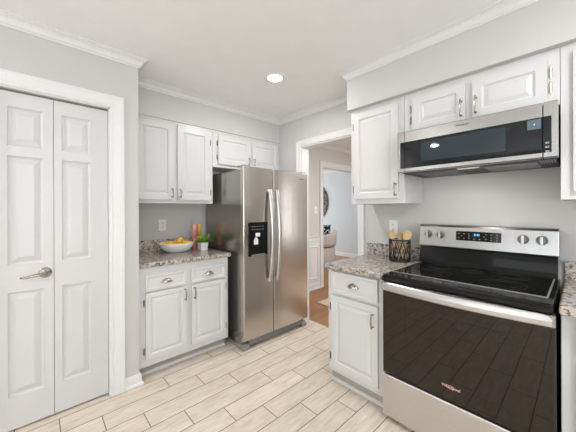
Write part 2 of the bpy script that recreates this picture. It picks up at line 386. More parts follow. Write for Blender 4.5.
# hall / dining room and living room behind it
HY = 3.02
HX0, HX1, HZ = 3.622, 5.30, 2.066
struct('wall_hall', boxes((2.415, HX0, HY, HY+0.11, 0, CEIL), (HX1, 6.4, HY, HY+0.11, 0, CEIL), (HX0, HX1, HY, HY+0.11, HZ, CEIL)), M['hallw'])
wall_hole('wall_hall_south', 'y', -1.7, 0.12, 2.415, 6.4, [(3.4, 5.4, 0.6, 2.15)], M['hallw'])
window('window_3', 'y', -1.64, 3.4, 5.4, 0.6, 2.15)
struct('wall_living_east', boxes((6.4, 6.5, -1.7, 7.5, 0, CEIL)), M['blue'])
struct('wall_living_west', boxes((2.9, 3.0, HY+0.11, 7.4, 0, CEIL)), M['blue'])
wall_hole('wall_living_north', 'y', 7.4, 0.1, 2.9, 6.4, [(3.4, 5.9, 0.5, 2.2)], M['blue'])
window('window_4', 'y', 7.45, 3.4, 5.9, 0.5, 2.2)

# crown moulding
CR = [(0, -0.064), (0.008, -0.064), (0.008, -0.056), (0.013, -0.052), (0.018, -0.048), (0.021, -0.036), (0.030, -0.024), (0.041, -0.017), (0.047, -0.016), (0.047, -0.009), (0.056, -0.008), (0.056, 0), (0, 0)]
ck = [(LX, PW), (LX, RY), (SX, RY), (SX, 1.338), (WX, 1.338), (WX, SB), (PCX, SB), (PCX, PW)]
sm = B(); sweep(sm, [(x, y, CEIL) for x, y in ck], CR, (0, 0, 1), closed=True)
struct('trim_1', sm, M['trim'])
sm = B(); sweep(sm, [(2.415, HY, CEIL), (2.415, -1.58, CEIL), (6.4, -1.58, CEIL), (6.4, HY, CEIL)], [(a*1.3, b*1.3) for a, b in CR], (0, 0, 1), closed=True); struct('trim_2', sm, M['trim'])
sm = B(); sweep(sm, [(3.0, 7.4, CEIL), (3.0, HY+0.11, CEIL), (6.4, HY+0.11, CEIL), (6.4, 7.4, CEIL)], CR, (0, 0, 1), closed=True); struct('trim_3', sm, M['trim'])
# door casings: a = outwards from opening, b = off the wall
CAS = [(0, 0), (0, 0.010), (0.008, 0.015), (0.020, 0.013), (0.028, 0.016), (0.060, 0.019), (0.072, 0.024), (0.086, 0.024), (0.088, 0.018), (0.088, 0)]
def casing(name, p0, p1, ztop, wallaxis, pos, nrm, mat=None, k=1.0):
    """p0,p1 the two jamb positions along the wall"""
    def P(a, z): return (a, pos, z) if wallaxis == 'y' else (pos, a, z)
    bm = B(); pr = [(a*k, b) for a, b in CAS]; nv = Vector(nrm)
    path = [Vector(P(p0, 0)), Vector(P(p0, ztop)), Vector(P(p1, ztop)), Vector(P(p1, 0))]
    side = nv.cross((path[1]-path[0]).normalized()); outward = path[0]-path[3]
    if side.dot(outward) < 0: pr = [(-a, b) for a, b in pr]
    sweep(bm, path, pr, nrm); return struct(name, bm, mat or M['trim'])
casing('trim_4', DL, DR, DT, 'y', PW, (0, -1, 0))
casing('trim_5', OY0, OY1, OZ, 'x', WX, (-1, 0, 0), k=0.78)
casing('trim_6', OY0, OY1, OZ, 'x', 2.415, (1, 0, 0), k=0.78)
casing('trim_7', HX0, HX1, HZ, 'y', HY, (0, -1, 0))
casing('trim_8', HX0, HX1, HZ, 'y', HY+0.11, (0, 1, 0))
# door jamb linings
struct('trim_9', boxes((DL, DL+0.006, PW+0.001, PW+0.11, 0, DT), (DR-0.006, DR, PW+0.001, PW+0.11, 0, DT), (DL, DR, PW+0.001, PW+0.11, DT-0.006, DT)), M['trim'])
struct('trim_10', boxes((WX, 2.415, OY0, OY0+0.012, 0, OZ), (WX, 2.415, OY1-0.012, OY1, 0, OZ), (WX, 2.415, OY0, OY1, OZ-0.012, OZ)), M['trim'])
struct('trim_11', boxes((HX0, HX0+0.014, HY, HY+0.11, 0, HZ), (HX1-0.014, HX1, HY, HY+0.11, 0, HZ), (HX0, HX1, HY, HY+0.11, HZ-0.014, HZ)), M['trim'])
# baseboards
BB = [(0, 0), (0, 0.088), (0.006, 0.088), (0.010, 0.074), (0.013, 0.066), (0.013, 0.022), (0.024, 0.016), (0.027, 0.0)]
def baseb(name, path, scale=1.0):
    bm = B(); sweep(bm, [(x, y, 0.001) for x, y in path], [(a, b*scale) for a, b in BB], (0, 0, 1)); return struct(name, bm, M['trim'])
baseb('baseboard_pantry', [(PCX, PW+0.03), (PCX, PW), (DR+0.089, PW)])
baseb('baseboard_left', [(DL-0.089, PW), (LX, PW), (LX, RY), (1.6, RY)])
baseb('baseboard_hall', [(HX0-0.089, HY), (2.415, HY), (2.415, OY1+0.089)], 1.25)
baseb('baseboard_living', [(6.4, 7.38), (6.4, HY+0.13)][::-1], 1.2)
# wainscot in the hall: chair rail and picture-frame moulding
bm = B(); sweep(bm, [(HX0-0.089, HY, 0.80), (2.415, HY, 0.80)], [(0, 0), (0, 0.085), (0.028, 0.085), (0.028, 0.072), (0.016, 0.06), (0.010, 0.03), (0.016, 0.0)], (0, 0, 1))
struct('trim_12', bm, M['trim'])
for k, (a, b_) in enumerate([(2.50, 3.19), (3.275, 3.50)]):
    bm = B(); sweep(bm, [(a, HY, 0.17), (b_, HY, 0.17), (b_, HY, 0.715), (a, HY, 0.715)], [(0, 0), (0.004, 0.012), (0.014, 0.016), (0.024, 0.010), (0.026, 0)], (0, -1, 0), closed=True)
    struct('trim_%d' % (13+k), bm, M['trim'])
struct('wall_wainscot', boxes((2.415, HX0-0.088, HY-0.004, HY, 0.0, 0.80)), M['trim'])

# ------------------------------------------------------------ pantry bifold door (two leaves)
def pantry_leaf(name, x0, x1, pans):
    bm = B(); panel_slab(bm, x0, x1, PW+0.030, PW+0.062, 0.012, DT-0.018, pans, DOORPROF)
    return struct(name, bm, M['door'])
def pans(x0, x1): return [(x0, x1, 1.72, 1.955), (x0, x1, 1.0, 1.66), (x0, x1, 0.205, 0.835)]
d1 = pantry_leaf('door_1', DL+0.008, 0.0870, pans(-0.122, 0.040))
d2 = pantry_leaf('door_2', 0.0895, DR-0.008, pans(0.128, 0.284))
h = B(); lathe(h, [(0.0, 0.0), (0.033, 0.0), (0.033, -0.004), (0.026, -0.009), (0.014, -0.012), (0.012, -0.045), (0.0, -0.047)], (0.046, PW+0.030, 0.935), axis='y')
hd = link_mesh('door_handle', h, M['nickel'], d1, smooth=True)
h = B(); tube(h, [(0.052, PW-0.020, 0.935), (0.03, PW-0.028, 0.936), (-0.01, PW-0.030, 0.930), (-0.045, PW-0.024, 0.922), (-0.068, PW-0.018, 0.924)], [0.012, 0.011, 0.008, 0.006, 0.005], 12)
link_mesh('lever', h, M['nickel'], hd, smooth=True)

# ------------------------------------------------------------ cabinets
def bar_pull(parent, x, y, z0, z1, name='handle'):
    bm = B(); zc = (z0+z1)/2; r = 0.0042
    tube(bm, [(x, y-0.024, z0-0.004), (x, y-0.027, z0+0.012), (x, y-0.030, zc), (x, y-0.027, z1-0.012), (x, y-0.024, z1+0.004)], [0.0032, 0.0048, 0.0060, 0.0048, 0.0032], 10)
    for z in (z0+0.006, z1-0.006):
        tube(bm, [(x, y, z), (x, y-0.010, z), (x, y-0.026, z)], [0.0075, 0.0045, 0.0042], 10)
    return link_mesh(name, bm, M['nickel'], parent, smooth=True)
def cup_pull(parent, x, y, z):
    bm = B(); a, d, hh = 0.045, 0.026, 0.030
    for s in (1.0, 0.93):
        g = [[bm.verts.new((x+a*s*math.cos(p), y-d*s*math.sin(p)*math.sin(t), z+hh*s*math.sin(p)*math.cos(t))) for p in [PI*i/16 for i in range(17)]] for t in [PI/2*j/8 for j in range(9)]]
        for r0, r1 in zip(g, g[1:]):
            for i in range(16):
                try: bm.faces.new((r0[i], r0[i+1], r1[i+1], r1[i]))
                except ValueError: pass
    bmesh.ops.remove_doubles(bm, verts=bm.verts, dist=1e-6)
    tube(bm, [(x-a-0.004, y-0.002, z), (x-a*0.5, y-d*0.87-0.0005, z), (x, y-d, z), (x+a*0.5, y-d*0.87-0.0005, z), (x+a+0.004, y-0.002, z)], 0.0016, 8)
    tube(bm, [(x-0.030, y-0.001, z+hh*0.72), (x, y-0.002, z+hh+0.002), (x+0.030, y-0.001, z+hh*0.72)], 0.002, 8)
    return link_mesh('cup_pull', bm, M['nickel'], parent, smooth=True)
def hinge(parent, x, y, z, mat=None, side=1):
    bm = boxes((x-0.006, x+0.006, y-0.003, y, z-0.021, z+0.021))
    tube(bm, [(x, y-0.004, z-0.024), (x, y-0.004, z+0.024)], 0.0035, 8)
    for s in (-1, 1): tube(bm, [(x, y-0.004, z+s*0.024), (x, y-0.004, z+s*0.031)], [0.0045, 0.002], 8)
    return link_mesh('hinge', bm, mat or M['hinge'], parent)
def cab_door(parent, x0, x1, z0, z1, pull=None, hx=None, hz=(), hmat=None, frame=0.05, y=-0.02):
    bm = B(); panel_slab(bm, x0, x1, y, -0.0005, z0, z1, [(x0+frame, x1-frame, z0+frame, z1-frame)], CABPROF)
    d = link_mesh('door', bm, M['cab'], parent, bevel=0.003)
    if pull: bar_pull(d, pull[0], y, pull[1], pull[2])
    for z in hz: hinge(parent, hx, -0.004, z, hmat)
    return d
def drawer(parent, x0, x1, z0, z1):
    bm = B(); panel_slab(bm, x0, x1, -0.02, -0.0005, z0, z1, [(x0+0.018, x1-0.018, z0+0.018, z1-0.018)], DRWPROF)
    d = link_mesh('drawer', bm, M['cab'], parent, bevel=0.004)
    cup_pull(d, (x0+x1)/2, -0.0138, (z0+z1)/2-0.012)
    return d
def carcass(parent, w, d, z0, z1):
    return link_mesh('body', boxes((0, w, 0, d, z0, z1)), M['cab'], parent, bevel=0.0015)
def toe(parent, w, d, rec, side=False):
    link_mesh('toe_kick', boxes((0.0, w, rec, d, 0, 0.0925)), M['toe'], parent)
    bm = B(); prism(bm, [(rec, 0.0005), (rec-0.016, 0.0005), (rec-0.014, 0.010), (rec-0.006, 0.018), (rec, 0.020)], 0.002, w-0.002); link_mesh('shoe_moulding', bm, M['cab'], parent)

# back base cabinet: face plane Y=2.335, left end X=.581
FB = 2.335; XB = PCX+0.003
c = thing('base_cabinet', 'white two-door two-drawer base cabinet left of the refrigerator under the fruit bowl counter', 'cabinet', (XB, FB, 0))
W = 1.368-XB
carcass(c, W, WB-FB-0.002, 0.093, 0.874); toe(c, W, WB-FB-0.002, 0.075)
def lx(v): return v-XB
drawer(c, lx(0.631), lx(0.955), 0.690, 0.815); drawer(c, lx(0.998), lx(1.330), 0.690, 0.815)
cab_door(c, lx(0.631), lx(0.958), 0.150, 0.674, (lx(0.941), 0.558, 0.655), lx(0.621), (0.597, 0.217), frame=0.036)
cab_door(c, lx(1.000), lx(1.332), 0.150, 0.674, (lx(1.024), 0.552, 0.650), lx(1.341), (0.600, 0.222), frame=0.036)
# back upper cabinets: face Y=2.645
FU = 2.645
c = thing('wall_cabinet', 'tall white two-door wall cabinet above the fruit bowl, left of the refrigerator', 'cabinet', (XB, FU, 0))
carcass(c, 1.372-XB, WB-FU-0.002, 1.392, SOFZ-0.001)
cab_door(c, lx(0.636), lx(0.968), 1.425, 2.140, (lx(0.947), 1.448, 1.532), None, (), frame=0.052)
cab_door(c, lx(1.000), lx(1.334), 1.425, 2.140, (lx(1.024), 1.448, 1.532), lx(1.344), (2.03, 1.51), frame=0.055)
XF = 1.374
c = thing('wall_cabinet', 'short wide white two-door cabinet on the wall above the refrigerator', 'cabinet', (XF, FU, 0))
carcass(c, WX-XF-0.002, WB-FU-0.002, 1.785, SOFZ-0.001)
def lf(v): return v-XF
cab_door(c, lf(1.432), lf(1.838), 1.820, 2.128, (lf(1.818), 1.85, 1.925), lf(1.423), (2.04, 1.892), frame=0.045)
cab_door(c, lf(1.872), lf(2.262), 1.820, 2.128, (lf(1.893), 1.85, 1.925), lf(2.270), (2.04, 1.90), frame=0.045)
struct('trim_15', boxes((PCX, WX, FU-0.005, FU-0.0006, SOFZ-0.020, SOFZ-0.0005)), M['cab'])

RZ = -PI/2                                              # range wall: local x runs towards -Y
# left base cabinet on range wall: face X=1.672, from Y=1.338 down to .872
FR = 1.672
c = thing('base_cabinet', 'narrow white base cabinet with one drawer and one door left of the range', 'cabinet', (FR, 1.340, 0), RZ)
carcass(c, 1.340-0.868, WX-FR-0.002, 0.093, 0.874)
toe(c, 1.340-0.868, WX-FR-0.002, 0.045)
def ly(v, o=1.340): return o-v
drawer(c, ly(1.296), ly(0.916), 0.702, 0.860)
cab_door(c, ly(1.300), ly(0.916), 0.135, 0.680, (ly(0.948), 0.535, 0.630), ly(1.318), (0.585, 0.205), frame=0.042)
# right base cabinets
YR = 0.060
c = thing('base_cabinet', 'white base cabinet at the right edge of the photo, right of the range', 'cabinet', (FR, YR, 0), RZ)
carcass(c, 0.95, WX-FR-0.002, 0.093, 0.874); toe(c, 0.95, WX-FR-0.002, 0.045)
drawer(c, 0.045, 0.455, 0.702, 0.860); drawer(c, 0.495, 0.905, 0.702, 0.860)
cab_door(c, 0.045, 0.455, 0.135, 0.680, (0.43, 0.535, 0.630), 0.037, (), frame=0.042)
cab_door(c, 0.495, 0.905, 0.135, 0.680, (0.52, 0.535, 0.630), 0.91, (), frame=0.042)
# uppers: face X=1.97
FX = 1.968
c = thing('wall_cabinet', 'single-door white wall cabinet left of the microwave beside the doorway', 'cabinet', (FX, 1.326, 0), RZ)
carcass(c, 1.326-0.873, WX-FX-0.002, 1.372, SRZ-0.001)
cab_door(c, ly(1.290, 1.326), ly(0.912, 1.326), 1.412, 2.112, (ly(0.930, 1.326), 1.430, 1.522), ly(1.300, 1.326), (2.015, 1.495), frame=0.045)
c = thing('wall_cabinet', 'short white two-door cabinet on the wall directly above the microwave', 'cabinet', (FX, 0.871, 0), RZ)
def lm(v): return 0.871-v
carcass(c, 0.871-0.072, WX-FX-0.002, 1.862, SRZ-0.001)
cab_door(c, lm(0.812), lm(0.487), 1.880, 2.110, (lm(0.507), 1.905, 2.005), lm(0.824), (2.035, 1.957), frame=0.045)
cab_door(c, lm(0.448), lm(0.118), 1.880, 2.110, (lm(0.430), 1.905, 2.005), lm(0.106), (2.035, 1.957), M['copper'], frame=0.045)
c = thing('wall_cabinet', 'white wall cabinet at the right edge of the photo, right of the microwave', 'cabinet', (FX, 0.070, 0), RZ)
carcass(c, 0.95, WX-FX-0.002, 1.375, SRZ-0.001)
cab_door(c, 0.045, 0.465, 1.415, 2.112, (0.44, 1.435, 1.525), 0.037, (), frame=0.052)
cab_door(c, 0.495, 0.905, 1.415, 2.112, (0.52, 1.435, 1.525), 0.91, (), frame=0.052)

# ------------------------------------------------------------ granite worktops
def worktop(name, label, x0, x1, y0, y1, splash, rnd):
    t = thing(name, label, 'countertop', (x0, y0, 0.876))
    o = link_mesh('slab', boxes((0, x1-x0, 0, y1-y0, 0, 0.038)), M['granite'], t, bevel=0.010, segs=3)
    s = link_mesh('backsplash', boxes(tuple(a-b for a, b in zip(splash, (x0, x0, y0, y0, 0.876, 0.876)))), M['granite'], t, bevel=0.003)
worktop('countertop', 'speckled granite countertop carrying the fruit bowl, left of the refrigerator', PCX+0.002, 1.392, 2.305, WB-0.001, (PCX+0.002, 1.392, WB-0.024, WB-0.001, 0.9145, 1.025), 0)
worktop('countertop', 'short granite countertop carrying the utensil holder, left of the range', 1.630, WX-0.001, 0.868, 1.352, (WX-0.024, WX-0.001, 0.868, 1.365, 0.9145, 1.020), 0)
worktop('countertop', 'granite countertop at the right edge of the photo, right of the range', 1.630, WX-0.001, -0.90, 0.066, (WX-0.024, WX-0.001, -0.90, 0.066, 0.9145, 1.020), 0)

# ------------------------------------------------------------ refrigerator
FX0, FX1, FY = 1.416, 2.284, 2.132
t = thing('refrigerator', 'stainless side-by-side refrigerator with ice dispenser in the corner', 'refrigerator', (FX0, FY, 0))
W = FX1-FX0
link_mesh('body', boxes((0.010, W-0.010, 0.062, 0.76, 0.035, 1.712)), M['fridge_side'], t, bevel=0.006)
link_mesh('door_gasket', boxes((0.018, W-0.018, 0.052, 0.064, 0.10, 1.70)), M['dark_gap'], t)
gx = 1.779-FX0
def fridge_door(x0, x1):
    bm = B(); z0, z1 = 0.095, 1.738; r = 0.010
    poly = [(x0, 0.054), (x0, r*0.8), (x0+r*0.35, r*0.2), (x0+r, 0.0)] + [(x0+(x1-x0)*k/6, -0.004*math.sin(PI*k/6)) for k in range(1, 6)] + [(x1-r, 0.0), (x1-r*0.35, r*0.2), (x1, r*0.8), (x1, 0.054)]
    prism(bm, poly, z0, z1, 'z'); return link_mesh('door', bm, M['steel'], t, bevel=0.003)
dl = fridge_door(0, gx-0.0035); dr = fridge_door(gx+0.0035, W)
link_mesh('centre_gasket', boxes((gx-0.0032, gx+0.0032, 0.012, 0.05, 0.10, 1.73)), M['dark_gap'], t)
def fridge_handle(parent, x):
    bm = B(); pts = []
    for k in range(17):
        u = k/16; z = 0.612+u*0.92; b_ = math.sin(PI*u)
        pts.append((x, -0.024-0.046*b_**0.8, z))
    hw = 0.020
    def sec(p, ty): return [(p[0]-hw, p[1]+0.010, p[2]), (p[0]-hw, p[1]-0.001, p[2]), (p[0]-hw*0.55, p[1]-0.008, p[2]), (p[0], p[1]-0.010, p[2]), (p[0]+hw*0.55, p[1]-0.008, p[2]), (p[0]+hw, p[1]-0.001, p[2]), (p[0]+hw, p[1]+0.010, p[2])]
    loft(bm, [sec(p, 0) for p in pts])
    box(bm, x-hw*0.8, x+hw*0.8, -0.020, -0.001, 0.614, 0.640); box(bm, x-hw*0.8, x+hw*0.8, -0.020, -0.001, 1.506, 1.530)
    link_mesh('handle', bm, M['handle_steel'], parent, bevel=0.0015)
fridge_handle(dl, 1.717-FX0); fridge_handle(dr, 1.808-FX0)
# dispenser
dx0, dx1, dz0, dz1 = 1.468-FX0, 1.694-FX0, 0.884, 1.208
dp = link_mesh('dispenser', boxes((dx0, dx1, -0.008, 0.004, 1.055, dz1), (dx0, dx0+0.02, -0.008, 0.004, dz0, 1.055), (dx1-0.02, dx1, -0.008, 0.004, dz0, 1.055), (dx0+0.02, dx1-0.02, -0.008, 0.004, dz0, dz0+0.022),
     (dx0+0.02, dx1-0.02, -0.004, -0.0035, dz0+0.022, 1.055)), M['black'], dl, bevel=0.002); dp['label'] = 'black ice and water dispenser panel'
cxd = (dx0+dx1)/2
link_mesh('spout', boxes((cxd-0.035, cxd+0.015, -0.016, -0.006, 1.07, 1.105)), M['plate'], dp, bevel=0.003)
link_mesh('paddle', boxes((cxd-0.055, cxd-0.008, -0.018, -0.006, 0.995, 1.045), (cxd-0.045, cxd-0.02, -0.022, -0.006, 1.045, 1.062)), M['plate'], dp, bevel=0.004)
link_mesh('drip_tray', boxes((cxd-0.08, cxd+0.08, -0.014, -0.006, dz0+0.004, dz0+0.016)), M['plastic_grey'], dp, bevel=0.002)
bm = B()
for k in range(5):
    for j in range(2): link_mesh('key_mark', boxes((dx0+0.035+k*0.031, dx0+0.051+k*0.031, -0.0092, -0.008, 1.165-j*0.028, 1.169-j*0.028)), M['grey_key'], dp)
link_mesh('grille', boxes((0.085, W-0.085, 0.03, 0.06, 0.028, 0.088), *[(0.10, W-0.10, 0.024, 0.03, 0.034+k*0.014, 0.041+k*0.014) for k in range(4)]), M['plastic_grey'], t)
for x0, x1 in ((0.006, 0.080), (W-0.080, W-0.006)):
    bm = B(); prism(bm, [(0.022, 0.0005), (0.014, 0.012), (0.018, 0.032), (0.04, 0.052), (0.12, 0.052), (0.12, 0.0005)], x0, x1); link_mesh('foot', bm, M['plastic_grey'], t, bevel=0.004)
link_mesh('side_skirt', boxes((0.012, W-0.012, 0.12, 0.74, 0.0005, 0.036)), M['plastic_grey'], t)
for x0 in (0.012, W-0.09): link_mesh('hinge_cover', boxes((x0, x0+0.078, 0.012, 0.13, 1.7385, 1.752)), M['plastic_grey'], t, bevel=0.005)
lettering('logo', 'Whirlpool', 0.016, M['grey_print'], dr, (2.190-FX0, -0.0045, 1.668))

# ------------------------------------------------------------ range
RL, RR, RXF = 0.862, 0.072, 1.614
t = thing('range', 'stainless electric range with black glass cooktop and glass oven door', 'oven', (RXF, RL, 0), RZ)
W = RL-RR
link_mesh('body', boxes((0.004, W-0.014, 0.045, 0.655, 0.022, 0.8835)), M['matt_black'], t)
bm = B(); prism(bm, [(0.045, 0.03), (0.008, 0.03), (0.0, 0.036), (0.0, 0.285), (0.006, 0.292), (0.045, 0.292)], 0.002, W-0.002)
link_mesh('storage_drawer', bm, M['steel_drawer'], t, bevel=0.002)
link_mesh('kick_plate', boxes((0.02, W-0.02, 0.05, 0.06, 0.002, 0.03)), M['matt_black'], t)
for x in (0.04, W-0.04):
    for y in (0.09, 0.60):
        bm = B(); lathe(bm, [(0, 0.0005), (0.018, 0.0005), (0.018, 0.008), (0.01, 0.010), (0.01, 0.024), (0, 0.024)], (x, y, 0)); link_mesh('foot', bm, M['matt_black'], t)
od = link_mesh('oven_door', boxes((0.002, W-0.002, 0.006, 0.044, 0.302, 0.872)), M['matt_black'], t, bevel=0.002)
link_mesh('glass', boxes((0.006, W-0.006, 0.0, 0.0058, 0.306, 0.822)), M['oven_glass'], od, bevel=0.0015)
link_mesh('window_frame', boxes((0.15, 0.152, -0.0006, 0, 0.40, 0.745), (W-0.152, W-0.15, -0.0006, 0, 0.40, 0.745), (0.152, W-0.152, -0.0006, 0, 0.743, 0.745), (0.152, W-0.152, -0.0006, 0, 0.40, 0.402)), M['dark_gap'], od)
link_mesh('top_rail', boxes((0.002, W-0.002, -0.001, 0.0058, 0.8225, 0.872)), M['steel_h'], od, bevel=0.002)
# bowed flat handle
bm = B(); rings = []
for k in range(25):
    u = k/24; x = 0.012+u*(W-0.024); b_ = 1-(2*u-1)**2; yo = -0.018-0.034*b_
    zt, zb = 0.878, 0.824
    rings.append([(x, yo+0.012, zb+0.004), (x, yo+0.003, zb), (x, yo-0.004, zb+0.006), (x, yo-0.006, (zt+zb)/2), (x, yo-0.002, zt-0.006), (x, yo+0.005, zt), (x, yo+0.014, zt-0.002)])
loft(bm, rings); link_mesh('handle', bm, M['handle_steel'], od, smooth=False, bevel=0.001)
for x in (0.004, W-0.038): link_mesh('handle_bracket', boxes((x, x+0.034, -0.022, 0.0, 0.826, 0.876)), M['steel_h'], od, bevel=0.003)
for k0 in (0.13, 0.36):
    link_mesh('vent', boxes(*[(k0+k*0.011, k0+0.006+k*0.011, 0.003, 0.006, 0.8745, 0.8805) for k in range(18)]), M['dark_gap'], t)
# cooktop: rolled front, glass deck
bm = B(); prism(bm, [(-0.022, 0.884), (-0.026, 0.893), (-0.022, 0.905), (-0.012, 0.914), (0.010, 0.919), (0.085, 0.922), (0.60, 0.922), (0.60, 0.884)], 0.010, W-0.010)
ct = link_mesh('cooktop', bm, M['black'], t, bevel=0.002)
link_mesh('glass_deck', boxes((0.030, W-0.036, 0.095, 0.575, 0.9222, 0.9262)), M['glass_top'], ct, bevel=0.0015)
link_mesh('deck_edge', boxes((0.026, W-0.036, 0.088, 0.0945, 0.922, 0.9268), (0.020, 0.0258, 0.088, 0.58, 0.922, 0.9268), (W-0.0358, W-0.030, 0.088, 0.58, 0.922, 0.9268)), M['plastic_grey'], ct)
for cx, cy, rr in ((0.20, 0.225, 0.115), (0.20, 0.46, 0.078), (0.575, 0.225, 0.10), (0.585, 0.46, 0.078), (0.39, 0.44, 0.055)):
    bm = B()
    for q in (rr, rr*0.62): lathe(bm, [(q, 0), (q+0.0018, 0), (q+0.0018, 0.0003), (q, 0.0003), (q, 0)], (cx, cy, 0.9262), 48)
    link_mesh('burner_ring', bm, M['ring'], ct)
# backguard
bg_ = link_mesh('backguard', B() and prism(B(), [(0.560, 0.922), (0.575, 0.955), (0.590, 1.045), (0.655, 1.045), (0.655, 0.922)], 0.006, W-0.018), M['black'], t, bevel=0.003)
bm = B(); prism(bm, [(0.584, 1.046), (0.580, 1.056), (0.594, 1.196), (0.604, 1.210), (0.668, 1.212), (0.668, 1.046)], 0.002, W-0.014)
cp = link_mesh('control_panel', bm, M['steel_h'], bg_, bevel=0.003)
def ypan(z): return 0.580+(z-1.056)*0.1
def onpan(x, z): return (x, ypan(z), z)
tilt = math.atan(0.1)
def lr(v): return RL-v
bm = B(); zs0, zs1 = 1.108, 1.172; x0, x1 = lr(0.608), lr(0.350)
loft(bm, [[(x0, ypan(zs0)-0.0015, zs0), (x1, ypan(zs0)-0.0015, zs0), (x1, ypan(zs1)-0.0015, zs1), (x0, ypan(zs1)-0.0015, zs1)], [(x0, ypan(zs0)+0.002, zs0), (x1, ypan(zs0)+0.002, zs0), (x1, ypan(zs1)+0.002, zs1), (x0, ypan(zs1)+0.002, zs1)]])
dsp = link_mesh('display', bm, M['glass_top'], cp)
lettering('clock', '2:41', 0.020, M['display_blue'], dsp, (x0+0.125, ypan(1.150)-0.0022, 1.150), (PI/2-tilt, 0, 0))
bm = B()
for (ax, az) in [(0.018, 1.155), (0.018, 1.125), (0.034, 1.14), (0.050, 1.155), (0.050, 1.125), (0.078, 1.155), (0.078, 1.14), (0.078, 1.125), (0.175, 1.155), (0.175, 1.125), (0.165, 1.14), (0.205, 1.155), (0.205, 1.138), (0.205, 1.122), (0.235, 1.155), (0.235, 1.138), (0.235, 1.122), (0.11, 1.122), (0.14, 1.122)]:
    link_mesh('key_mark', boxes((x0+ax-0.004, x0+ax+0.004, ypan(az)-0.0021, ypan(az)-0.0015, az-0.0016, az+0.0016)), M['grey_key'], dsp)
for v in (0.793, 0.708, 0.243, 0.158):
    x = lr(v); z = 1.140; y = ypan(z)
    bm = B(); lathe(bm, [(0.0, 0.004), (0.024, 0.004), (0.024, -0.006), (0.022, -0.024), (0.019, -0.028), (0.0, -0.028)], (x, y, z), 28, axis='y')
    kb = link_mesh('knob', bm, M['hinge'], cp, bevel=0.001)
    bm = B(); lathe(bm, [(0, 0.0), (0.029, 0.0), (0.028, -0.003), (0, -0.003)], (x, y, z), 28, axis='y'); link_mesh('knob_base', bm, M['plastic_grey'], kb)
    link_mesh('grip', boxes((x-0.0065, x+0.0065, y-0.044, y-0.0285, z-0.026, z+0.026)), M['handle_steel'], kb, bevel=0.003)
    bm = B()
    for k in range(-4, 5):
        a = PI/2+k*0.5; box(bm, x+0.038*math.cos(a)-0.0012, x+0.038*math.cos(a)+0.0012, ypan(z+0.038*math.sin(a))-0.0008, ypan(z+0.038*math.sin(a))+0.001, z+0.038*math.sin(a)-0.0025, z+0.038*math.sin(a)+0.0025)
    link_mesh('dial_marks', bm, M['grey_print'], cp)
lettering('logo', 'Whirlpool', 0.0210, M['rosegold'], od, (lr(0.473), -0.0005, 0.381), label='rose gold wordmark')
bm = B(); pts = [(lr(0.473)+0.026*math.cos(a), -0.0012, 0.381+0.0085*math.sin(a)+0.001) for a in [0.9+k*0.42 for k in range(12)]]; tube(bm, pts, 0.0007, 6); link_mesh('logo_swoosh', bm, M['rosegold'], od)

# ------------------------------------------------------------ over-the-range microwave
ML, MR, MXF = 0.868, 0.074, 1.845
t = thing('microwave', 'stainless over-the-range microwave with black glass door above the range', 'microwave', (MXF, ML, 0), RZ)
W = ML-MR; D = WX-MXF-0.003; mz0, mz1 = 1.580, 1.856
link_mesh('body', boxes((0.006, W-0.006, 0.045, D, mz0+0.012, mz1-0.004)), M['matt_black'], t)
def lmw(v): return ML-v
def mw_front(name, x0, x1):
    bm = B(); prism(bm, [(0.044, mz0), (0.004, mz0), (0.0, mz0+0.005), (0.0, mz1-0.005), (0.004, mz1), (0.044, mz1)], x0, x1); return link_mesh(name, bm, M['steel_h'], t, bevel=0.0015)
mw_front('side_trim', 0, lmw(0.8175)); md = mw_front('door', lmw(0.8150), lmw(0.1300)); mc = mw_front('control_column', lmw(0.1262), W)
gz0, gz1 = 1.606, 1.784
link_mesh('glass', boxes((lmw(0.8150), lmw(0.1300), -0.003, -0.0002, gz0, gz1)), M['mw_glass'], md, bevel=0.0008)
link_mesh('glass', boxes((lmw(0.1265), lmw(0.097), -0.003, -0.0002, gz0, gz1)), M['mw_glass'], mc, bevel=0.0008)
bm = boxes((lmw(0.846), lmw(0.8175), -0.003, -0.0002, gz0, gz1)); link_mesh('glass', bm, M['mw_glass'], t)
link_mesh('window', boxes((lmw(0.711), lmw(0.274), -0.0034, -0.003, 1.640, 1.768)), M['mw_window'], md)
ds = link_mesh('display', boxes((lmw(0.186), lmw(0.134), -0.0036, -0.003, 1.728, 1.778)), M['mw_screen'], md)
link_mesh('display_marks', boxes((lmw(0.161), lmw(0.157), -0.0040, -0.0036, 1.748, 1.756)), M['white_print'], ds)
bm = B()
for z in (1.655, 1.635, 1.613):
    for dx in (-0.007, 0.001): box(bm, lmw(0.112)+dx, lmw(0.112)+dx+0.006, -0.0036, -0.003, z-0.001, z+0.001)
    box(bm, lmw(0.112)-0.007, lmw(0.112)+0.007, -0.0036, -0.003, z-0.006, z-0.0045); 
link_mesh('button_marks', bm, M['white_print'], mc)
lettering('logo', 'Whirlpool', 0.0165, M['grey_print'], md, (lmw(0.477), -0.0006, 1.826))
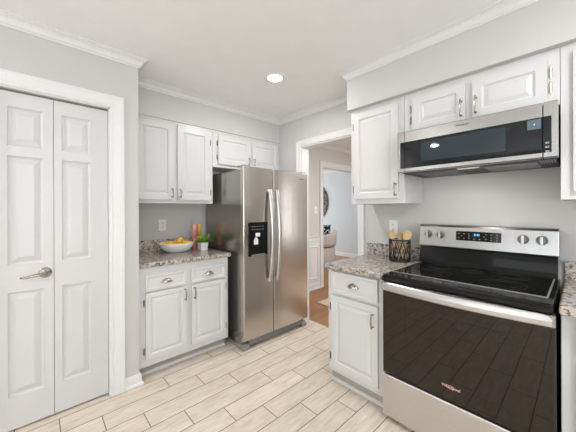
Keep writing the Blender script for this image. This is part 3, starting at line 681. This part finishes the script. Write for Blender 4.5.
# underside: black pan, two filters, lamps, grille at the front
link_mesh('underside_pan', boxes((0.010, W-0.010, 0.046, D-0.004, mz0-0.002, mz0+0.012)), M['matt_black'], t, bevel=0.003)
for x0 in (0.09, 0.47):
    link_mesh('grease_filter', boxes((x0, x0+0.24, 0.12, 0.36, mz0-0.006, mz0-0.002), *[(x0+0.005, x0+0.235, 0.125+k*0.020, 0.133+k*0.020, mz0-0.009, mz0-0.006) for k in range(12)]), M['filter'], t)
link_mesh('lamp_cover', boxes((0.345, 0.455, 0.07, 0.11, mz0-0.005, mz0-0.002)), M['hood_lamp'], t)
link_mesh('vent_grille', boxes(*[(W-0.075+k*0.011, W-0.069+k*0.011, 0.07, 0.20, mz0-0.005, mz0-0.002) for k in range(6)]), M['plastic_grey'], t)
l = bpy.data.lights.new('hood_light', 'AREA'); l.shape = 'RECTANGLE'; l.size = 0.10; l.size_y = 0.04; l.energy = 1.3; l.color = (1, 0.94, 0.86)
lo = bpy.data.objects.new('hood_light', l); COL.objects.link(lo); lo.location = (MXF+0.09, ML-0.40, mz0-0.008)

# ------------------------------------------------------------ ceiling lights
def can(x, y, label, power=22):
    t = thing('recessed_light', label, 'ceiling light', (x, y, CEIL), 0, 'recessed ceiling lights')
    bm = B(); lathe(bm, [(0.062, -0.0005), (0.062, -0.003), (0.068, -0.007), (0.084, -0.004), (0.088, -0.0005), (0.062, -0.0005)], n=40); link_mesh('trim_ring', bm, M['plate'], t, smooth=True)
    bm = B(); lathe(bm, [(0.0, -0.004), (0.03, -0.0036), (0.0615, -0.002), (0.0615, -0.0005), (0, -0.0005)], n=40); link_mesh('lens', bm, M['lamp'], t, smooth=True)
    l = bpy.data.lights.new('downlight', 'AREA'); l.shape = 'DISK'; l.size = 0.10; l.energy = power; l.color = (0.97, 0.97, 0.96)
    o = bpy.data.objects.new('downlight', l); COL.objects.link(o); o.location = (x, y, CEIL-0.012)
can(1.529, 1.806, 'round white recessed downlight glowing in the ceiling in front of the refrigerator', 10)
can(-1.55, 1.78, 'round recessed downlight in the ceiling on the camera side, reflected in the microwave door', 17)
can(-1.55, -0.6, 'added unseen downlight in the ceiling behind the camera to the left', 17)  # unseen fitting, added to light the room from behind the camera
can(3.45, 1.5, 'added unseen downlight in the hall ceiling nearest the kitchen doorway', 20)  # unseen fitting, added to brighten the hall near the doorway
can(4.70, 0.4, 'added unseen downlight in the hall ceiling farthest from the kitchen', 24)  # unseen fitting, added to brighten the far part of the hall
can(1.05, -0.6, 'added unseen downlight in the ceiling over the right-hand counter run', 17)  # unseen fitting, added for light along the right-hand side

# ------------------------------------------------------------ outlets and switch
def outlet(name, loc, rz, label, kind='outlet'):
    t = thing(name, label, kind, loc, rz)
    pl = link_mesh('cover_plate', boxes((-0.037, 0.037, -0.005, -0.0005, -0.059, 0.059)), M['plate'], t, bevel=0.003)
    if kind == 'outlet':
        for s in (-1, 1):
            bm = B(); lathe(bm, [(0, -0.0075), (0.015, -0.0075), (0.017, -0.005)], (0, 0, s*0.021), 24, axis='y'); rc = link_mesh('receptacle', bm, M['plate'], t)
            link_mesh('slots', boxes((-0.008, -0.005, -0.0082, -0.0076, s*0.021-0.002, s*0.021+0.009), (0.005, 0.008, -0.0082, -0.0076, s*0.021-0.002, s*0.021+0.009), (-0.003, 0.003, -0.0082, -0.0076, s*0.021-0.011, s*0.021-0.005)), M['slot'], rc)
    else:
        link_mesh('toggle', boxes((-0.006, 0.006, -0.016, -0.005, -0.010, 0.012)), M['plate'], t, bevel=0.002)
outlet('wall_outlet', (0.968, WB, 1.172), 0, 'white duplex outlet on the grey wall above the fruit bowl')
outlet('wall_outlet', (WX, 1.118, 1.172), RZ, 'white duplex outlet on the wall behind the wooden spoons')
outlet('light_switch', (3.435, HY, 1.318), 0, 'white light switch on the hall wall seen through the doorway', 'light switch')

# ------------------------------------------------------------ things on the back counter
CT = 0.9142
bx, by = 1.032, 2.745
bm = B(); lathe(bm, [(0.0, 0.004), (0.080, 0.004), (0.082, 0.0), (0.090, 0.0), (0.100, 0.005), (0.130, 0.026), (0.150, 0.052), (0.161, 0.080), (0.163, 0.090), (0.159, 0.090), (0.145, 0.056), (0.124, 0.030), (0.09, 0.012), (0.0, 0.010)], n=56)
o = link_mesh('fruit_bowl', bm, M['ceramic'], smooth=True); o.location = (bx, by, CT); tag(o, 'wide white ceramic bowl of lemons on the granite counter', 'bowl')
def lemon_mesh():
    bm = B(); pr = []
    for i in range(15):
        u = -1+2*i/14; r = 0.027*math.sqrt(max(0, 1-u*u))**0.92; pr.append((max(r, 0.0004), u*0.029+0.005*u**7))
    lathe(bm, pr, n=22, cap=True); return bm
l0 = link_mesh('lemon', lemon_mesh(), M['lemon'], smooth=True)
spots = [(0.108*math.cos(a), 0.108*math.sin(a), 0.074) for a in [math.radians(-100+45*k) for k in range(8)]] + [(0.040*math.cos(a), 0.040*math.sin(a), 0.062) for a in (0.3, 2.4, 4.5)] + [(0.022, -0.030, 0.115)]
wh = ['lemon at the front of the white bowl, nearest the counter edge', 'lemon at the front right rim of the white bowl', 'lemon at the right end of the white bowl nearest the plant pot', 'lemon at the back right rim of the white bowl', 'lemon at the back of the white bowl nearest the backsplash', 'lemon at the back left rim of the white bowl', 'lemon at the far left end of the white bowl', 'lemon at the front left rim of the white bowl', 'inner lemon right of the middle of the white bowl', 'inner lemon at the back middle of the white bowl', 'inner lemon at the front middle of the bowl, under the topmost one', 'topmost lemon lying on the others in the white bowl']
for i, (sx, sy, sz) in enumerate(spots):
    o = l0 if i == 0 else l0.copy()
    if i: COL.objects.link(o)
    o.location = (bx+sx, by+sy, CT+sz); o.rotation_euler = (1.2+0.5*math.sin(i*2.1), 0.4*math.cos(i*3), i*1.3)
    tag(o, 'yellow ' + wh[i], 'lemon', 'lemons in the white bowl')
def bottle(loc, hgt, r, low, up, label, cat):
    t = thing('bottle', label, cat, loc)
    bm = B(); lathe(bm, [(0, 0), (r, 0), (r*1.02, 0.004), (r, 0.02), (r*0.98, hgt*0.50), (0, hgt*0.50)], n=28); link_mesh('body', bm, low, t, smooth=True)
    bm = B(); lathe(bm, [(0, hgt*0.502), (r*0.92, hgt*0.502), (r*0.92, hgt*0.96), (r*0.80, hgt), (0, hgt)], n=28); link_mesh('upper_part', bm, up, t, smooth=True)
bottle((1.234, 2.790, CT), 0.262, 0.0255, M['rose'], M['pink'], 'tall slim pink cylindrical bottle behind the white plant pot', 'bottle')
bottle((1.305, 2.830, CT), 0.258, 0.020, M['amber'], M['amber'], 'tall slim amber yellow cylindrical bottle behind the potted plant', 'bottle')
t = thing('potted_plant', 'small green leafy plant in a square white pot beside the fruit bowl', 'plant', (1.270, 2.664, CT))
bm = B(); s0, s1 = 0.034, 0.041
loft(bm, [[(a*s, b_*s, z) for a, b_ in ((-1,-1), (1,-1), (1,1), (-1,1))] for s, z in ((s0, 0), (s1, 0.080), (s1-0.005, 0.080), (s1-0.007, 0.066))])
link_mesh('pot', bm, M['ceramic'], t, bevel=0.003)
link_mesh('soil', boxes((-0.034, 0.034, -0.034, 0.034, 0.060, 0.0665)), M['soil'], t)
bm = B(); rnd = random.Random(3)
for k in range(95):
    a = rnd.uniform(0, 2*PI); rr = rnd.uniform(0.35, 1.0); L = rnd.uniform(0.085, 0.125)*rr+0.035; el = rnd.uniform(0.40, 1.15)
    dr_ = Vector((math.cos(a)*math.cos(el)+0.12, math.sin(a)*math.cos(el)-0.05, math.sin(el))); side = Vector((-math.sin(a), math.cos(a), 0))
    base = Vector((rnd.uniform(-0.02, 0.02), rnd.uniform(-0.02, 0.02), 0.064)); wv = rnd.uniform(0.007, 0.013); rows = []
    for i in range(6):
        u = i/5; p = base + dr_*L*u + Vector((0, 0, -0.035*u*u*math.cos(el))); w_ = wv*math.sin(PI*min(1, 0.12+u*0.86))**0.8*(0.25 if u < 0.25 else 1)
        rows.append([p - side*w_, p + Vector((0, 0, -0.0015)), p + side*w_])
    vs = [[bm.verts.new(q) for q in r] for r in rows]
    for r0, r1 in zip(vs, vs[1:]):
        for j in range(2): bm.faces.new((r0[j], r0[j+1], r1[j+1], r1[j]))
link_mesh('leaves', bm, M['leaf'], t, smooth=True, recalc=False)

# ------------------------------------------------------------ utensil holder and spoons
ux, uy, ur, uh = 2.140, 0.990, 0.078, 0.176
t = thing('utensil_holder', 'black wire utensil holder of wooden spoons on the counter left of the range', 'utensil holder', (ux, uy, CT))
bm = B(); lathe(bm, [(0, 0.004), (ur, 0.004), (ur, 0.0005), (ur+0.003, 0.0005), (ur+0.003, 0.016), (ur, 0.016), (ur-0.002, 0.007), (0, 0.007)], n=40); link_mesh('base', bm, M['matt_black'], t)
bm = B(); lathe(bm, [(ur, uh-0.012), (ur+0.004, uh-0.012), (ur+0.004, uh), (ur, uh), (ur, uh-0.012)], n=40); link_mesh('rim', bm, M['matt_black'], t)
n = 22
for k in range(n):
    bm = B(); a0 = 2*PI*k/n; s = 1 if k % 2 else -1
    pts = [(ur*math.cos(a0+s*0.11*math.cos(2*PI*u*1.0)), ur*math.sin(a0+s*0.11*math.cos(2*PI*u*1.0)), 0.012+(uh-0.02)*u) for u in [i/10 for i in range(11)]]
    tube(bm, pts, 0.0036, 6); link_mesh('wire', bm, M['matt_black'], t, smooth=True)
def spoon(bot, top, label, sz=1.0, mat='wood', yaw_=0.0):
    """bot/top = ends of the handle, holder-local; the bowl of the spoon faces the camera"""
    b0 = Vector(bot); t0 = Vector(top); ax = (t0-b0).normalized(); toward = Vector((-F.x, -F.y, 0.15)); toward = (toward - ax*toward.dot(ax)).normalized(); sd = ax.cross(toward)
    o = thing('wooden_spoon', label, 'spoon', (ux, uy, CT), 0, 'wooden spoons in the holder')
    bm = B(); tube(bm, [b0, b0.lerp(t0, 0.5), t0, t0+ax*0.01], [0.0048, 0.0050, 0.0062, 0.007], 10); link_mesh('handle', bm, M[mat], o, smooth=True)
    bm = B(); L, Wd = 0.082*sz, 0.028*sz; rows = []; c0 = t0 + ax*(L*0.5-0.002)
    for shell in (0, 1):
        g = []
        for i in range(13):
            u = -1+2*i/12; row = []
            for j in range(9):
                v = -1+2*j/8; hw = Wd*math.sqrt(max(0.0004, 1-u*u))*(1+0.12*u); q = (1-u*u)*(1-v*v)
                row.append(bm.verts.new(c0 + ax*(L/2*u) + sd*(hw*v) - toward*((0.009*q) + (0.0035 if shell else 0))))
            g.append(row)
        for r0, r1 in zip(g, g[1:]):
            for j in range(8): bm.faces.new((r0[j], r0[j+1], r1[j+1], r1[j]))
        rows.append(g)
    a, b_ = rows
    for i in range(12):
        for j in (0, 8): bm.faces.new((a[i][j], a[i+1][j], b_[i+1][j], b_[i][j]))
    link_mesh('bowl', bm, M[mat], o, smooth=True)
# screen-right on the counter is roughly R0
def hr(r, d, z): v = R0*r - F*d; return (v.x, v.y, z)
spoon(hr(0.030, 0.0, 0.012), hr(-0.046, 0.0, 0.174), 'pale wooden spoon leaning left out of the black holder')
spoon(hr(0.010, -0.05, 0.012), hr(0.002, 0.000, 0.170), 'short wooden spoon upright in the middle of the black holder', 0.85)
spoon(hr(-0.025, 0.03, 0.012), hr(0.030, 0.030, 0.158), 'broad wooden spoon leaning right out of the black holder', 1.15)
spoon(hr(-0.045, -0.035, 0.012), hr(-0.035, -0.042, 0.095), 'short wooden spoon low inside the black holder, left', 0.7)
spoon(hr(0.050, 0.005, 0.012), hr(0.045, 0.0, 0.085), 'short wooden spoon low inside the black holder, right', 0.7)

# ------------------------------------------------------------ hall and living room
o = link_mesh('rug', boxes((2.93, 4.9, 0.7, 2.565, 0.0005, 0.010)), M['rug'], bevel=0.003); tag(o, 'beige rug on the hall wood floor beyond the doorway', 'rug')
ax_, ay_ = 5.22, 4.465
t = thing('armchair', 'cream upholstered barrel armchair in the living room beyond the hall', 'armchair', (ax_, ay_, 0))
bm = B(); lathe(bm, [(0, 0.0005), (0.33, 0.0005), (0.35, 0.02), (0.375, 0.10), (0.38, 0.36), (0.36, 0.40), (0, 0.40)], n=40); link_mesh('base', bm, M['cream_fabric'], t, smooth=True)
bm = B(); lathe(bm, [(0, 0.402), (0.33, 0.402), (0.345, 0.412), (0.33, 0.424), (0, 0.424)], n=40); o = link_mesh('shadow_gap', bm, M['matt_black'], t)
bm = B(); lathe(bm, [(0, 0.426), (0.30, 0.426), (0.33, 0.45), (0.325, 0.52), (0.28, 0.55), (0, 0.56)], n=40); link_mesh('seat', bm, M['cream_fabric'], t, smooth=True)
bm = B(); rings = []
for k in range(29):
    a = math.radians(-20-140+k*280/28)               # opens to the left as seen from the kitchen
    e = abs(k-14)/14; top = 0.82-0.20*max(0, e-0.15); ro, ri = 0.42, 0.325
    c_, s_ = math.cos(a), math.sin(a)
    rings.append([(ri*c_, ri*s_, 0.43), (ro*c_*0.95, ro*s_*0.95, 0.43), (ro*c_, ro*s_, 0.52), (ro*c_*1.02, ro*s_*1.02, top-0.06), (ro*c_, ro*s_, top-0.01), ((ro+ri)/2*c_, (ro+ri)/2*s_, top+0.01), (ri*1.02*c_, ri*1.02*s_, top-0.02), (ri*c_, ri*s_, top-0.1)])
loft(bm, rings); link_mesh('backrest', bm, M['cream_fabric'], t, smooth=True)
bm = B(); g = []
for sgn in (1, -1):
    g.append([[bm.verts.new((0.17*u*(1-0.06*(1-abs(v))), sgn*0.05*((1-u*u)*(1-v*v))**0.5, 0.19*v*(1-0.06*(1-abs(u))))) for u in [-1+i/6 for i in range(13)]] for v in [-1+j/6 for j in range(13)]])
for gg in g:
    for r0, r1 in zip(gg, gg[1:]):
        for i in range(12): bm.faces.new((r0[i], r0[i+1], r1[i+1], r1[i]))
bmesh.ops.remove_doubles(bm, verts=bm.verts, dist=1e-5)
o = link_mesh('throw_pillow', bm, M['pillow'], smooth=True); o.location = (5.305, 4.39, 0.755); o.rotation_euler = (-0.08, 0, -0.75)
tag(o, 'navy and white patterned pillow on the cream armchair', 'pillow')
t = thing('wall_decor', 'round dark woven rattan disc hung on the pale blue living room wall', 'wall decor', (6.398, 5.73, 1.552))
bm = B(); rings = [(0, 0)]
lathe(bm, [(0, -0.002), (0.60, -0.002), (0.62, -0.010), (0.60, -0.020)] + [(0.60-0.03*k, -0.020-(0.012 if k % 2 else 0.0)) for k in range(1, 20)], n=72, axis='x'); link_mesh('woven_disc', bm, M['wicker'], t)
for k in range(36):
    a = 2*PI*k/36; bm = B(); tube(bm, [(-0.030, 0.06*math.cos(a), 0.06*math.sin(a)), (-0.036, 0.35*math.cos(a), 0.35*math.sin(a)), (-0.026, 0.615*math.cos(a), 0.615*math.sin(a))], 0.006, 6); link_mesh('spoke', bm, M['wicker'], t)
